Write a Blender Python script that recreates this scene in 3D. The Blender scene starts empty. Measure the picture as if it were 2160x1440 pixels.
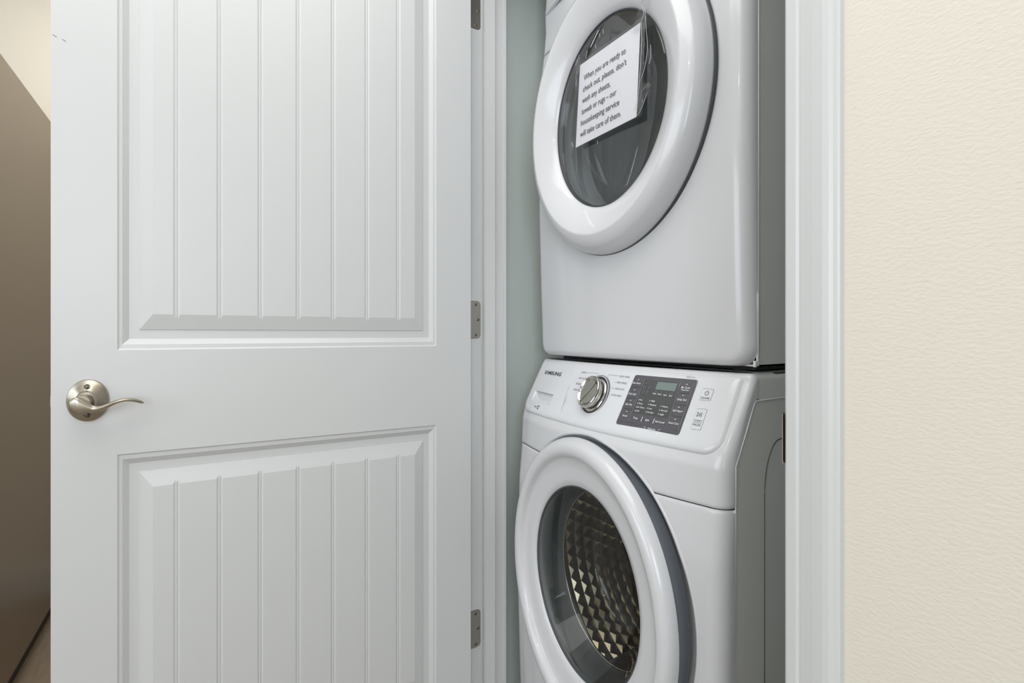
import bpy, bmesh, math, random
from mathutils import Vector
S=bpy.context.scene; COL=S.collection
CZ=1.035                      # eye height; heights below are mostly given relative to it
# ---------------------------------------------------------------- camera
cam=bpy.data.cameras.new('camera'); co=bpy.data.objects.new('camera',cam); COL.objects.link(co)
co.location=(1.052,-.531,CZ); co.rotation_euler=(math.radians(90),0,math.radians(58.13))
cam.sensor_width=36; cam.lens=36*1035/2160; cam.shift_y=-17/2160; cam.clip_start=.02
S.camera=co
# ---------------------------------------------------------------- light
S.view_settings.view_transform='Standard'; S.view_settings.look='None'; S.view_settings.gamma=1
S.view_settings.exposure=0.0
try: S.view_settings.use_curve_mapping=False
except Exception: pass
W=bpy.data.worlds.new('world'); S.world=W; W.use_nodes=True
bg=W.node_tree.nodes['Background']; bg.inputs[0].default_value=(.75,.87,1,1); bg.inputs[1].default_value=2.0
def area(name,loc,rot,sx,sy,p,col=(1,1,1)):
    l=bpy.data.lights.new(name,'AREA'); l.shape='RECTANGLE'; l.size=sx; l.size_y=sy; l.energy=p; l.color=col
    o=bpy.data.objects.new(name,l); COL.objects.link(o); o.location=loc; o.rotation_euler=[math.radians(a) for a in rot]; return o
area('unseen_ceiling_light',(.8,-.72,2.55),(0,0,0),1.5,1.2,19,(1,.98,.96))
area('unseen_ceiling_light',(-.9,-.55,2.55),(0,0,0),.7,.7,12,(1,.96,.92))  # fill lamp added out of view to brighten the left wall
area('downlight',(1.7,-1.9,2.55),(0,0,0),.12,.12,3.5,(1,.82,.62))
area('window_daylight',(3.2,-1.6,1.5),(90,0,90),1.35,1.25,24,(.87,.94,1))
area('window_daylight',(1.1,-3.15,1.55),(90,0,0),1.9,1.25,16,(.87,.94,1))
# ---------------------------------------------------------------- materials
def lin(c):
    return tuple(((x/255)/12.92 if x/255<=.04045 else ((x/255+.055)/1.055)**2.4) for x in c)+(1,)
def mat(name,c,rough=.4,metal=0,coat=0,noise=None,bump=None,spec=.5,stretch=None,aniso=0):
    m=bpy.data.materials.new(name); m.use_nodes=True; nt=m.node_tree; p=nt.nodes['Principled BSDF']
    c=lin(c); p.inputs['Base Color'].default_value=c; p.inputs['Roughness'].default_value=rough; p.inputs['Metallic'].default_value=metal
    p.inputs['Coat Weight'].default_value=coat; p.inputs['Coat Roughness'].default_value=.06; p.inputs['Specular IOR Level'].default_value=spec
    if aniso: p.inputs['Anisotropic'].default_value=aniso
    tc=nt.nodes.new('ShaderNodeTexCoord'); mp=nt.nodes.new('ShaderNodeMapping'); nt.links.new(tc.outputs['Object'],mp.inputs[0])
    if stretch: mp.inputs['Scale'].default_value=stretch
    if noise:
        n=nt.nodes.new('ShaderNodeTexNoise'); n.inputs['Scale'].default_value=noise[0]; n.inputs['Detail'].default_value=3
        nt.links.new(mp.outputs[0],n.inputs['Vector'])
        r=nt.nodes.new('ShaderNodeMixRGB'); r.blend_type='MIX'; nt.links.new(n.outputs['Fac'],r.inputs[0])
        k=noise[1]; r.inputs[1].default_value=tuple(x*(1-k) for x in c[:3])+(1,); r.inputs[2].default_value=tuple(min(1,x*(1+k)) for x in c[:3])+(1,)
        nt.links.new(r.outputs[0],p.inputs['Base Color'])
    if bump:
        n=nt.nodes.new('ShaderNodeTexNoise'); n.inputs['Scale'].default_value=bump[0]; n.inputs['Detail'].default_value=bump[3] if len(bump)>3 else 3
        nt.links.new(mp.outputs[0],n.inputs['Vector'])
        b=nt.nodes.new('ShaderNodeBump'); b.inputs['Strength'].default_value=bump[1]; b.inputs['Distance'].default_value=bump[2]
        nt.links.new(n.outputs['Fac'],b.inputs['Height']); nt.links.new(b.outputs[0],p.inputs['Normal'])
    return m
def glassmat(name,tint,rough=.02,ior=1.5,boost=1.0):
    m=bpy.data.materials.new(name); m.use_nodes=True; nt=m.node_tree; nt.nodes.clear()
    o=nt.nodes.new('ShaderNodeOutputMaterial'); t=nt.nodes.new('ShaderNodeBsdfTransparent'); g=nt.nodes.new('ShaderNodeBsdfGlossy')
    mx=nt.nodes.new('ShaderNodeMixShader'); ge=nt.nodes.new('ShaderNodeNewGeometry')   # two-sided Schlick reflectance
    dt=nt.nodes.new('ShaderNodeVectorMath'); dt.operation='DOT_PRODUCT'; nt.links.new(ge.outputs['Incoming'],dt.inputs[0]); nt.links.new(ge.outputs['Normal'],dt.inputs[1])
    def mth(op,a,b=None):
        n=nt.nodes.new('ShaderNodeMath'); n.operation=op
        for i,x in enumerate((a,b)):
            if x is None: continue
            if isinstance(x,(int,float)): n.inputs[i].default_value=x
            else: nt.links.new(x,n.inputs[i])
        return n.outputs[0]
    F0=((ior-1)/(ior+1))**2
    fo=mth('ADD',mth('MULTIPLY',mth('POWER',mth('SUBTRACT',1.0,mth('ABSOLUTE',dt.outputs['Value'])),5.0),1-F0),F0)
    ma=nt.nodes.new('ShaderNodeMath'); ma.operation='MULTIPLY'; ma.inputs[1].default_value=boost; ma.use_clamp=True
    t.inputs[0].default_value=tuple(tint)+(1,); g.inputs['Roughness'].default_value=rough; g.inputs[0].default_value=(1,1,1,1)
    nt.links.new(fo,ma.inputs[0]); nt.links.new(ma.outputs[0],mx.inputs[0]); nt.links.new(t.outputs[0],mx.inputs[1]); nt.links.new(g.outputs[0],mx.inputs[2]); nt.links.new(mx.outputs[0],o.inputs[0])
    return m
M=dict(
 door=mat('door_paint',(206,208,209),.38,noise=(60,.006),bump=(420,.12,.0004)),
 trim=mat('trim_paint',(211,213,213),.35,noise=(60,.006)),
 cream=mat('cream_wall',(226,220,207),.75,noise=(30,.008),bump=(250,.34,.0014,2),stretch=(.75,.75,1.3)),
 blue=mat('blue_grey_wall',(206,215,211),.7,noise=(30,.02),bump=(210,.5,.0016)),
 ceil=mat('ceiling_paint',(232,230,226),.8,noise=(30,.01)),
 floor=mat('floor_wood',(140,126,110),.45,noise=(14,.25),stretch=(1,6,1)),
 enamel=mat('white_enamel',(212,213,216),.24,coat=.4,noise=(5,.005)),
 enamel2=mat('white_plastic',(218,220,223),.2,coat=.3,noise=(5,.005)),
 side=mat('side_sheet',(222,223,220),.42,noise=(5,.008)),
 dark=mat('dark_gap',(28,29,31),.6,noise=(20,.1)),
 rim=mat('door_back_rim',(102,107,114),.3,noise=(8,.05)),
 seal=mat('rubber_seal',(70,76,78),.5,noise=(20,.06)),
 chrome=mat('chrome',(196,192,184),.12,metal=1,noise=(8,.02)),
 nickel=mat('brushed_nickel',(176,168,155),.30,metal=1,noise=(40,.05),aniso=.6),
 knob=mat('brushed_knob_face',(172,172,166),.34,metal=.9,noise=(90,.04)),
 steelplate=mat('hinge_steel',(158,155,148),.36,metal=.85,noise=(200,.06)),
 screw=mat('screw_steel',(120,112,102),.4,metal=.9,noise=(60,.05)),
 drum=mat('drum_steel',(158,147,126),.2,metal=1,noise=(10,.05)),
 drum2=mat('dryer_drum',(206,211,214),.5,noise=(10,.05)),
 disp=mat('display_face',(78,76,82),.18,coat=.6,noise=(12,.02)),
 scr=mat('display_window',(62,64,64),.12,coat=.8,noise=(12,.02)),
 lcd=mat('lcd_panel',(118,134,130),.2,noise=(12,.02)),
 ink=mat('dark_ink',(52,54,60),.5,noise=(12,.02)),
 grey=mat('grey_ink',(128,132,138),.5,noise=(12,.02)),
 white=mat('white_print',(226,228,232),.5,noise=(12,.02)),
 paper=mat('white_paper',(226,226,230),.6,noise=(30,.008)),
 fridge=mat('refrigerator_side',(118,105,88),.33,metal=.35,noise=(8,.04),bump=(600,.15,.0003)),
 latch=mat('latch_brass',(176,150,118),.3,metal=.9,noise=(30,.05)),
 film=mat('film_crease',(190,192,194),.15,spec=.9,noise=(400,.35)),
 mark=mat('scuff_mark',(150,150,150),.7,noise=(200,.3)),
 wglass=glassmat('washer_glass',(.86,.87,.86),boost=.9),
 dglass=glassmat('dryer_glass',(.72,.73,.74),boost=1.6),
 sleeve=glassmat('clear_film',(.93,.93,.94),rough=.08,boost=1.3),
)
# ---------------------------------------------------------------- helpers
ORG={}
def tag(o,label=None,cat=None,group=None,kind=None):
    if label:o['label']=label
    if cat:o['category']=cat
    if group:o['group']=group
    if kind:o['kind']=kind
    return o
def empty(name,loc,**k):
    o=bpy.data.objects.new(name,None); o.empty_display_size=.05; COL.objects.link(o); o.location=loc; ORG[o.name]=Vector(loc); return tag(o,**k)
def mk(name,V,F,m,parent=None,smooth=False,ang=None,**k):
    V=[Vector(v) for v in V]
    lo=Vector([min(v[i] for v in V) for i in range(3)]); hi=Vector([max(v[i] for v in V) for i in range(3)])
    c=Vector(((lo[0]+hi[0])/2,(lo[1]+hi[1])/2,lo[2] if not parent else (lo[2]+hi[2])/2))
    me=bpy.data.meshes.new(name); me.from_pydata([v-c for v in V],[],F); me.validate(); me.update()
    me.materials.append(m)
    if smooth:
        me.polygons.foreach_set('use_smooth',[True]*len(me.polygons))
    o=bpy.data.objects.new(name,me); COL.objects.link(o)
    if smooth and ang: 
        me.set_sharp_from_angle(angle=math.radians(ang))
    if parent: o.parent=parent; o.location=c-ORG[parent.name]
    else: o.location=c
    ORG[o.name]=c
    return tag(o,**k)
def recalc(V,F):
    return V,F
def boxes(L):
    V=[];F=[]
    for (a,b) in L:
        n=len(V)
        for x in (a[0],b[0]):
            for y in (a[1],b[1]):
                for z in (a[2],b[2]): V.append((x,y,z))
        F+=[(n,n+1,n+3,n+2),(n+4,n+6,n+7,n+5),(n,n+4,n+5,n+1),(n+2,n+3,n+7,n+6),(n,n+2,n+6,n+4),(n+1,n+5,n+7,n+3)]
    return V,F
def bevbox(a,b,r,seg=2):
    bm=bmesh.new(); bmesh.ops.create_cube(bm,size=1)
    for v in bm.verts:
        v.co=Vector([(a[i]+b[i])/2+v.co[i]*(b[i]-a[i]) for i in range(3)])
    bmesh.ops.bevel(bm,geom=bm.edges[:],offset=r,segments=seg,affect='EDGES')
    V=[v.co.copy() for v in bm.verts]; F=[[v.index for v in f.verts] for f in bm.faces]; bm.free(); return V,F
def grid(rows,closed=False,skip=None,flip=False):
    V=[p for r in rows for p in r]; n=len(rows[0]); F=[]
    for j in range(len(rows)-1):
        for i in range(n if closed else n-1):
            a=j*n+i;b=j*n+(i+1)%n;c=(j+1)*n+(i+1)%n;d=(j+1)*n+i
            if skip:
                cc=(Vector(V[a])+Vector(V[c]))/2
                if skip(cc): continue
            F.append((d,c,b,a) if flip else (a,b,c,d))
    return V,F
def lathe(cu,cz,Ru,Rz,prof,n=128,cap=False):
    """elliptical turned form about the y axis; prof = [(radius fraction, y)]"""
    rows=[]
    for r,v in prof:
        rows.append([(cu+Ru*r*math.cos(2*math.pi*i/n),v,cz+Rz*r*math.sin(2*math.pi*i/n)) for i in range(n)])
    V,F=grid(rows,closed=True)
    if cap:
        V.append((cu,prof[-1][1],cz)); c=len(V)-1; b=(len(prof)-1)*n
        F+=[(b+i,b+(i+1)%n,c) for i in range(n)]
    return V,F
def tube(P,r,n=8,caps=True):
    P=[Vector(p) for p in P]; rows=[]
    for i,p in enumerate(P):
        d=(P[min(i+1,len(P)-1)]-P[max(i-1,0)]).normalized()
        a=d.cross(Vector((0,0,1)))
        if a.length<.05: a=d.cross(Vector((0,1,0)))
        a.normalize(); b=d.cross(a); rr=r[i] if isinstance(r,(list,tuple)) else r
        if not isinstance(rr,(list,tuple)): rr=(rr,rr)
        rows.append([p+a*rr[0]*math.cos(2*math.pi*k/n)+b*rr[1]*math.sin(2*math.pi*k/n) for k in range(n)])
    V,F=grid(rows,closed=True)
    if caps: F+=[tuple(range(n))[::-1],tuple(range(len(V)-n,len(V)))]
    return V,F
def rrect(hu,hz,r,n=6):
    P=[]
    for (sx,sz,a0) in ((1,1,0),(-1,1,90),(-1,-1,180),(1,-1,270)):
        for k in range(n+1):
            a=math.radians(a0+90*k/n); P.append((sx*(hu-r)+r*math.cos(a),sz*(hz-r)+r*math.sin(a)))
    return P
def merge(*VF):
    V=[];F=[]
    for v,f in VF:
        n=len(V); V+=list(v); F+=[tuple(i+n for i in q) for q in f]
    return V,F
def textmesh(s,w=None,h=None,bold=0,align='C',space=1.0,shear=0):
    cu=bpy.data.curves.new('t','FONT'); cu.body=s; cu.size=1; cu.offset=bold; cu.space_character=space; cu.resolution_u=3; cu.shear=shear
    o=bpy.data.objects.new('t',cu); COL.objects.link(o); bpy.context.view_layer.update()
    me=bpy.data.meshes.new_from_object(o.evaluated_get(bpy.context.evaluated_depsgraph_get()))
    V=[v.co.copy() for v in me.vertices]; F=[tuple(p.vertices) for p in me.polygons]
    bpy.data.objects.remove(o); bpy.data.curves.remove(cu); bpy.data.meshes.remove(me)
    x0=min(v.x for v in V);x1=max(v.x for v in V)
    sx=w/(x1-x0) if w else h
    sy=h if h else sx
    off={'C':(x0+x1)/2,'L':x0,'R':x1}[align]
    return [((v.x-off)*sx,v.y*sy) for v in V],F
# ---------------------------------------------------------------- the room shell
def wallbox(name,L,m,**k): 
    V,F=boxes(L); return mk(name,V,F,m,kind='structure',**k)
H=2.6; WT=.0995
wallbox('floor',[((-1.6,-3.2,-.05),(3.3,0,0)),((-.05,0,-.05),(.86,1.0,0))],M['floor'])
wallbox('ceiling',[((-1.6,-3.2,H),(3.3,1.0,H+.05))],M['ceil'])
wallbox('wall_front',[((.7805,0,0),(3.3,WT-.004,H)),((-1.6,0,0),(-.0185,WT-.004,H)),((-.0185,0,2.085),(.7805,WT-.004,H))],M['cream'])
wallbox('wall_left',[((-1.7,-3.2,0),(-1.6,.1,H))],M['cream'])
wallbox('wall_back',[((-1.6,-3.3,0),(.1,-3.2,H)),((2.1,-3.3,0),(3.3,-3.2,H)),((.1,-3.3,0),(2.1,-3.2,.9)),((.1,-3.3,2.2),(2.1,-3.2,H))],M['cream'])
wallbox('wall_right',[((3.3,-3.3,0),(3.4,-2.4,H)),((3.3,-1.0,0),(3.4,.1,H)),((3.3,-2.4,0),(3.4,-1.0,.85)),((3.3,-2.4,2.15),(3.4,-1.0,H))],M['cream'])
wallbox('wall_closet_left',[((-.10,WT-.004,0),(-.055,1.0,H))],M['blue'])
wallbox('wall_closet_right',[((.81,WT-.004,0),(.86,1.0,H))],M['blue'])
wallbox('wall_closet_back',[((-.055,.95,0),(.81,1.0,H))],M['blue'])
# window frames of the two windows behind the viewpoint
def window(name,a,b,ax):
    u0,z0=a;u1,z1=b; t=.05; V,F=[],[]
    L=[(u0,u0+t,z0,z1),(u1-t,u1,z0,z1),(u0,u1,z0,z0+t),(u0,u1,z1-t,z1),((u0+u1)/2-.02,(u0+u1)/2+.02,z0,z1),(u0,u1,(z0+z1)/2-.02,(z0+z1)/2+.02)]
    if ax=='y': V,F=boxes([((x0,-3.27,y0),(x1,-3.22,y1)) for x0,x1,y0,y1 in L])
    else: V,F=boxes([((3.32,x0,y0),(3.37,x1,y1)) for x0,x1,y0,y1 in L])
    mk(name,V,F,M['trim'],kind='structure')
window('window_1',(.1,.9),(2.1,2.2),'y'); window('window_2',(-2.4,.85),(-1.0,2.15),'x')
# moulded casings: profile across the width, (offset, depth)
CP=[(0,0),(0,.0085),(.002,.0105),(.012,.0115),(.0145,.0095),(.017,.0105),(.030,.0140),(.040,.0155),(.0455,.0150),(.0485,.0125),(.0505,.0090),(.0525,.0075),(.0525,0)]
def casing(name,u0,sgn,z1):
    rows=[[(u0+sgn*a,-d,0),(u0+sgn*a,-d,z1)] for a,d in CP]
    V,F=grid(rows); mk(name,V,F,M['trim'],kind='structure')
casing('trim_1',.7625,1,2.12); casing('trim_2',-.0055,-1,2.12)
rows=[[(-.0055,-d,2.0855+a),(.7625,-d,2.0855+a)] for a,d in CP]; V,F=grid(rows); mk('trim_3',V,F,M['trim'],kind='structure')
wallbox('baseboard_front',[((.816,-.014,0),(3.3,0,.1)),((-1.6,-.014,0),(-.06,0,.1))],M['trim'])
wallbox('baseboard_left',[((-1.6,-3.2,0),(-1.586,-.014,.1))],M['trim'])
# jamb boards with door stops
UR=.757
def jamb(name,side):
    if side<0:  a,b=-.018,0
    else: a,b=UR,UR+.018
    L=[((a,0,0),(b,WT,2.083))]
    s0,s1=(0,.011) if side<0 else (UR-.011,UR)
    V,F=bevbox((a,0,0),(b,WT,2.067),.0008,1)
    st=bevbox((s0,.0385,0),(s1,.069,2.067),.0018,2)
    V,F=merge((V,F),st)
    return mk(name,V,F,M['trim'],kind='structure')
JL=jamb('trim_4',-1); JR=jamb('trim_5',1)
V,F=boxes([((-.018,0,2.067),(UR+.018,WT,2.085))]); mk('trim_6',V,F,M['trim'],kind='structure')
# closet side corner strip of the left jamb
V,F=bevbox((-.054,WT-.0035,0),(.0035,WT+.006,2.1),.002,2); mk('trim_7',V,F,M['trim'],kind='structure')
# hinge leaves let into the left jamb, each with three screws
def hinge(zc):
    h=.0445; L=[]
    r=.0098
    v0,v1=0.0,.0318
    pts=[(v0,-h)]+[(v1-r+r*math.sin(math.radians(a)),-h+r-r*math.cos(math.radians(a))) for a in range(0,91,15)]+[(v1-r+r*math.cos(math.radians(a)),h-r+r*math.sin(math.radians(a))) for a in range(0,91,15)]+[(v0,h)]
    n=len(pts); V=[(.0008,p[0],CZ+zc+p[1]) for p in pts]+[(-.002,p[0],CZ+zc+p[1]) for p in pts]
    F=[tuple(range(n))]+[(i,(i+1)%n,n+(i+1)%n,n+i) for i in range(n)]
    # knuckle barrel, hidden behind the door edge
    bt=tube([(-.001,-.0075,CZ+zc-h),(-.001,-.0075,CZ+zc+h)],.0055,12)
    # dark recess line round the leaf
    o=mk('hinge',*merge((V,F),bt),M['steelplate'],JL)
    ol=[]
    for k in (1.0,1.018):
        ol.append([(.00035,(p[0]-v0)*(1+(k-1)*1.6)+v0,CZ+zc+p[1]*k) for p in pts])
    V,F=grid(ol); mk('recess_edge',V,F,M['screw'],o)
    for dv,dz in ((.0195,.0365),(.0258,0),(.0195,-.0365)):
        V,F=lathe2((.0009,dv,CZ+zc+dz),(1,0,0),[(0,.0006),(.0036,.0004),(.0041,-.0006)],12)
        s=mk('screw',V,F,M['screw'],o,smooth=True)
def lathe2(c,ax,prof,n=24,su=1.0,cap=True):
    """round turned form on axis ax starting at c; prof=[(radius, height along axis)]"""
    ax=Vector(ax).normalized(); a=ax.cross(Vector((0,0,1))); 
    if a.length<.01: a=ax.cross(Vector((0,1,0)))
    a.normalize(); b=ax.cross(a); c=Vector(c)
    rows=[[c+ax*h+a*su*r*math.cos(2*math.pi*i/n)+b*r*math.sin(2*math.pi*i/n) for i in range(n)] for r,h in prof]
    V,F=grid(rows,closed=True); return V,F
for zc in (.779,.033,-.712): hinge(zc)
# strike plate on the right jamb, lip wrapping the front edge
zs=-.1127; P=[(UR-.0012,.034),(UR-.0012,.004),(UR-.0014,-.001),(UR-.0008,-.004),(UR+.0015,-.0062)]
rows=[]
for z,ins in ((zs-.027,.004),(zs-.0255,0),(zs+.0255,0),(zs+.027,.004)):
    rows.append([(u,v if v<.03 else v-ins,CZ+z) for u,v in P])
V,F=grid(rows); V2,F2=grid([[(p[0]+.0013,p[1]+.0003,p[2]) for p in r] for r in rows]); 
mk('strike_plate',*merge((V,F),(V2,F2)),M['latch'],JR,smooth=True)
# ---------------------------------------------------------------- the door
D0=Vector((.035,-.0114)); DE=Vector((-.0586,-.9983)); DN=Vector((.9983,-.0586)); DL=.7339; ZB=.012; ZT=2.052
def dp(t,z,h): 
    p=D0+DE*t+DN*h; return (p.x,p.y,z)
OT=[0,.0022,.0063,.0147,.0285,.0292]+[.0292+(.049-.0292)*k for k in (.3,.6,.72,.8,.86,.91,.95,.98,1)]
OZ=[0,.0025,.0095,.0191,.0345,.0352]+[.0352+(.0617-.0352)*k for k in (.3,.6,.72,.8,.86,.91,.95,.98,1)]
FH=-.0010
HH=[0,-.0022,-.0026,-.0088,-.0088,-.0072]+[-.0072+(FH+.0072)*k for k in (.3,.6,.72,.8,.86,.91,.95,.98,1)]
def interp(x,X,Y):
    if x<=X[0]: return Y[0]
    for i in range(1,len(X)):
        if x<=X[i]+1e-12:
            return Y[i-1]+(Y[i]-Y[i-1])*(x-X[i-1])/(X[i]-X[i-1])
    return Y[-1]
IDX=list(range(len(HH)))
T0,T1=.0841,.6493
PAN=[(CZ-.0283,1.955),(CZ-.822,CZ-.2044)]
def hprof(t,z,p):
    q=min(interp(t-T0,OT,IDX),interp(T1-t,OT,IDX),interp(z-p[0],OZ,IDX),interp(p[1]-z,OZ,IDX))
    return interp(q,IDX,HH)
def hfield(ts,zs,fn,keep=None):
    V=[dp(t,z,fn(t,z)) for z in zs for t in ts]; n=len(ts); F=[]
    for j in range(len(zs)-1):
        for i in range(n-1):
            tc=(ts[i]+ts[i+1])/2; zc=(zs[j]+zs[j+1])/2
            if keep and not keep(tc,zc): continue
            a=j*n+i;b=a+1;c=b+n;d=a+n
            hc=fn(tc,zc); h1=(fn(ts[i],zs[j])+fn(ts[i+1],zs[j+1]))/2; h2=(fn(ts[i+1],zs[j])+fn(ts[i],zs[j+1]))/2
            if abs(h1-h2)<1e-7: F.append((a,b,c,d))
            elif abs(h1-hc)<abs(h2-hc): F+=[(a,b,c),(a,c,d)]
            else: F+=[(a,b,d),(b,c,d)]
    return V,F
def uniq(L):
    L=sorted(L); o=[L[0]]
    for x in L[1:]:
        if x-o[-1]>1e-6:o.append(x)
    return o
ts=uniq([0,DL]+[T0+x for x in OT[:5]]+[T1-x for x in OT[:5]])
zs_=uniq([ZB,ZT]+[p[0]+x for p in PAN for x in OZ[:5]]+[p[1]-x for p in PAN for x in OZ[:5]])
def inpan(z):
    for p in PAN:
        if p[0]<=z<=p[1]: return p
def hslab(t,z):
    p=inpan(z); return hprof(t,z,p) if p else 0.0
def keep(t,z):
    p=inpan(z)
    return not(p and T0+OT[4]<t<T1-OT[4] and p[0]+OZ[4]<z<p[1]-OZ[4])
V,F=hfield(ts,zs_,hslab,keep)
n=len(V); TH=.031
V+=[dp(a,b,h) for h in (0,-TH) for a,b in ((0,ZB),(DL,ZB),(DL,ZT),(0,ZT))]
F+=[(n,n+1,n+5,n+4),(n+1,n+2,n+6,n+5),(n+2,n+3,n+7,n+6),(n+3,n,n+4,n+7),(n+4,n+5,n+6,n+7)]
m0=len(V)
V+=[dp(a,b,-.015) for a,b in ((T0,ZB+.1),(T1,ZB+.1),(T1,1.96),(T0,1.96))]; F.append((m0,m0+1,m0+2,m0+3))
door=mk('door_1',V,F,M['door'],kind='structure')
GR=[.1698,.2359,.3028,.3681,.4343,.5008,.5664]
def groove(t):
    g=0
    for c in GR:
        d=abs(t-c)
        if d<.0051: g=min(g,-.0006-.0009*(d/.0018) if d<.0018 else -.0015*(1-(d-.0018)/.0033))
    return FH+g
for p in PAN:
    e=[T0+OT[4]]+GR+[T1-OT[4]]
    zz=uniq([p[0]+x for x in OZ[4:]]+[p[1]-x for x in OZ[4:]])
    for i in range(8):
        a,b=e[i],e[i+1]; tt=[a,b]
        if i==0: tt+=[T0+x for x in OT[4:]]
        if i==7: tt+=[T1-x for x in OT[4:]]
        if i>0: tt+=[a+.0009,a+.0018,a+.0028,a+.004,a+.0051]
        if i<7: tt+=[b-.0009,b-.0018,b-.0028,b-.004,b-.0051]
        fn=lambda t,z: min(hprof(t,z,p),groove(t))
        V,F=hfield(uniq(tt),zz,fn); mk('plank',V,F,M['door'],door)
# lever handle: rosette, neck, lever; screws
hc=(.6871,CZ-.1104)
def dpt(t,z,h): return Vector(dp(t,z,h))
dn3=Vector((DN.x,DN.y,0))
c0=dpt(hc[0],hc[1],0)
V,F=lathe2(c0,dn3,[(.0345,0),(.0348,.0015),(.0335,.0035),(.0175,.0125),(.0158,.0150),(.0150,.0165),(.0128,.0165),(.0126,.0150),(.0118,.0150)],64,su=.80)
rose=mk('lever_handle',V,F,M['nickel'],door,smooth=True,ang=25)
V,F=lathe2(c0,dn3,[(.0118,.012),(.0118,.030),(.0112,.033),(.0,.033)],32,su=.80); mk('spindle',V,F,M['nickel'],rose,smooth=True,ang=40)
for dz in (.0225,-.0225):
    cc=dpt(hc[0]-.0005,hc[1]+dz,.0085)
    V,F=lathe2(cc,dn3+Vector((0,0,.4 if dz>0 else -.4)),[(.0046,-.002),(.0046,.0015),(.0040,.0022)],20,su=.85); mk('screw_cup',V,F,M['dark'],rose,smooth=True,ang=40)
    V,F=lathe2(cc,dn3+Vector((0,0,.4 if dz>0 else -.4)),[(.0031,.0018),(.0030,.0032),(.0012,.0040),(0,.0036)],16,su=.85); mk('screw',V,F,M['screw'],rose,smooth=True)
# lever: swept blade; (t offset toward hinge, z offset, standoff, half height, half depth)
LV=[(.0138,.0005,.0425,.0020,.0025),(.0130,.0003,.0430,.0062,.0042),(.0108,.0000,.043,.0098,.0046),(.0072,-.0008,.043,.0122,.0048),(.0025,-.0022,.043,.0130,.0050),(-.004,-.0048,.042,.0112,.0052),(-.010,-.0070,.041,.0078,.0053),(-.016,-.0086,.0405,.0056,.0052),(-.023,-.0084,.041,.0046,.0055),(-.031,-.0058,.042,.0038,.0062),(-.040,-.0016,.0435,.0033,.0070),(-.049,.0022,.044,.0030,.0078),(-.058,.0040,.0435,.0027,.0080),(-.066,.0036,.042,.0025,.0074),(-.074,.0012,.0395,.0023,.0060),(-.080,-.0020,.037,.0019,.0035),(-.0835,-.0035,.036,.0006,.001)]
def catmull(L,k=4):
    o=[]
    for i in range(len(L)-1):
        p0=L[max(i-1,0)];p1=L[i];p2=L[i+1];p3=L[min(i+2,len(L)-1)]
        for j in range(k):
            s=j/k; o.append(tuple(.5*((2*b)+(-a+c)*s+(2*a-5*b+4*c-d)*s*s+(-a+3*b-3*c+d)*s**3) for a,b,c,d in zip(p0,p1,p2,p3)))
    o.append(L[-1]); return o
LL=catmull(LV); rows=[]
for i,(dt,dz,st,a,b) in enumerate(LL):
    j0,j1=LL[max(i-1,0)],LL[min(i+1,len(LL)-1)]
    tt,zz=j1[0]-j0[0],j1[1]-j0[1]; l=math.hypot(tt,zz) or 1; nt,nz=-zz/l,tt/l
    if i<18: nt,nz=0,-1
    elif i<30:
        w=(i-18)/12; nt,nz=nt*w,-1*(1-w)+nz*w; l=math.hypot(nt,nz); nt/=l;nz/=l
    row=[]
    for k in range(20):
        an=2*math.pi*k/20; x=math.copysign(abs(math.cos(an))**.75,math.cos(an))*a; y=math.copysign(abs(math.sin(an))**.4,math.sin(an))*b
        row.append(dpt(hc[0]+.001+dt*.96+nt*x,hc[1]-.002+dz+nz*x,st+y-.004))
    rows.append(row)
V,F=grid(rows,closed=True); F+=[tuple(range(20)),tuple(range(len(V)-20,len(V)))[::-1]]
mk('lever',V,F,M['nickel'],rose,smooth=True)
# latch bolt in the free edge
V,F=bevbox((0,0,0),(1,1,1),.15,2)
V=[dpt(DL+.0+x*.0035 if True else 0,CZ-.1104+(z-.5)*.022,-.021+y*.012) for x,y,z in [tuple(v) for v in V]]
V=[dpt(DL+ (Vector(v)-Vector(dp(DL,0,0))).dot(Vector((DE.x,DE.y,0)))*1.0,v[2],(Vector(v)-Vector(dp(DL,0,0))).dot(dn3)) for v in V]
mk('latch_bolt',V,F,M['latch'],door)
# pencil scuffs near the free edge
def scuff(pts,w=.0007):
    rows=[[dp(t,CZ+z+w*s,.0002) for t,z in pts] for s in (-1,1)]
    return grid(rows)
s1=scuff([(.7315,.4805),(.7290,.4788),(.7265,.4780)],.0008); s2=scuff([(.7200,.4758),(.7180,.4752),(.7150,.4738)],.0007)
mk('scuff_mark',*merge(s1,s2),M['mark'],door,smooth=False)
# ---------------------------------------------------------------- refrigerator behind the door
fr=empty('refrigerator',(-1.1,-1.45,0),label='grey-brown refrigerator side seen past the free edge of the white door',cat='refrigerator')
V,F=bevbox((-1.545,-1.9,.07),(-.745,-.997,1.782),.004,2); mk('body',V,F,M['fridge'],fr)
V,F=bevbox((-.74,-1.9,.07),(-.66,-.999,1.78),.008,2); mk('door',V,F,M['fridge'],fr)
V,F=bevbox((-1.5,-1.88,0),(-.78,-1.02,.07),.003,1); mk('base_grille',V,F,M['dark'],fr)
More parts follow.
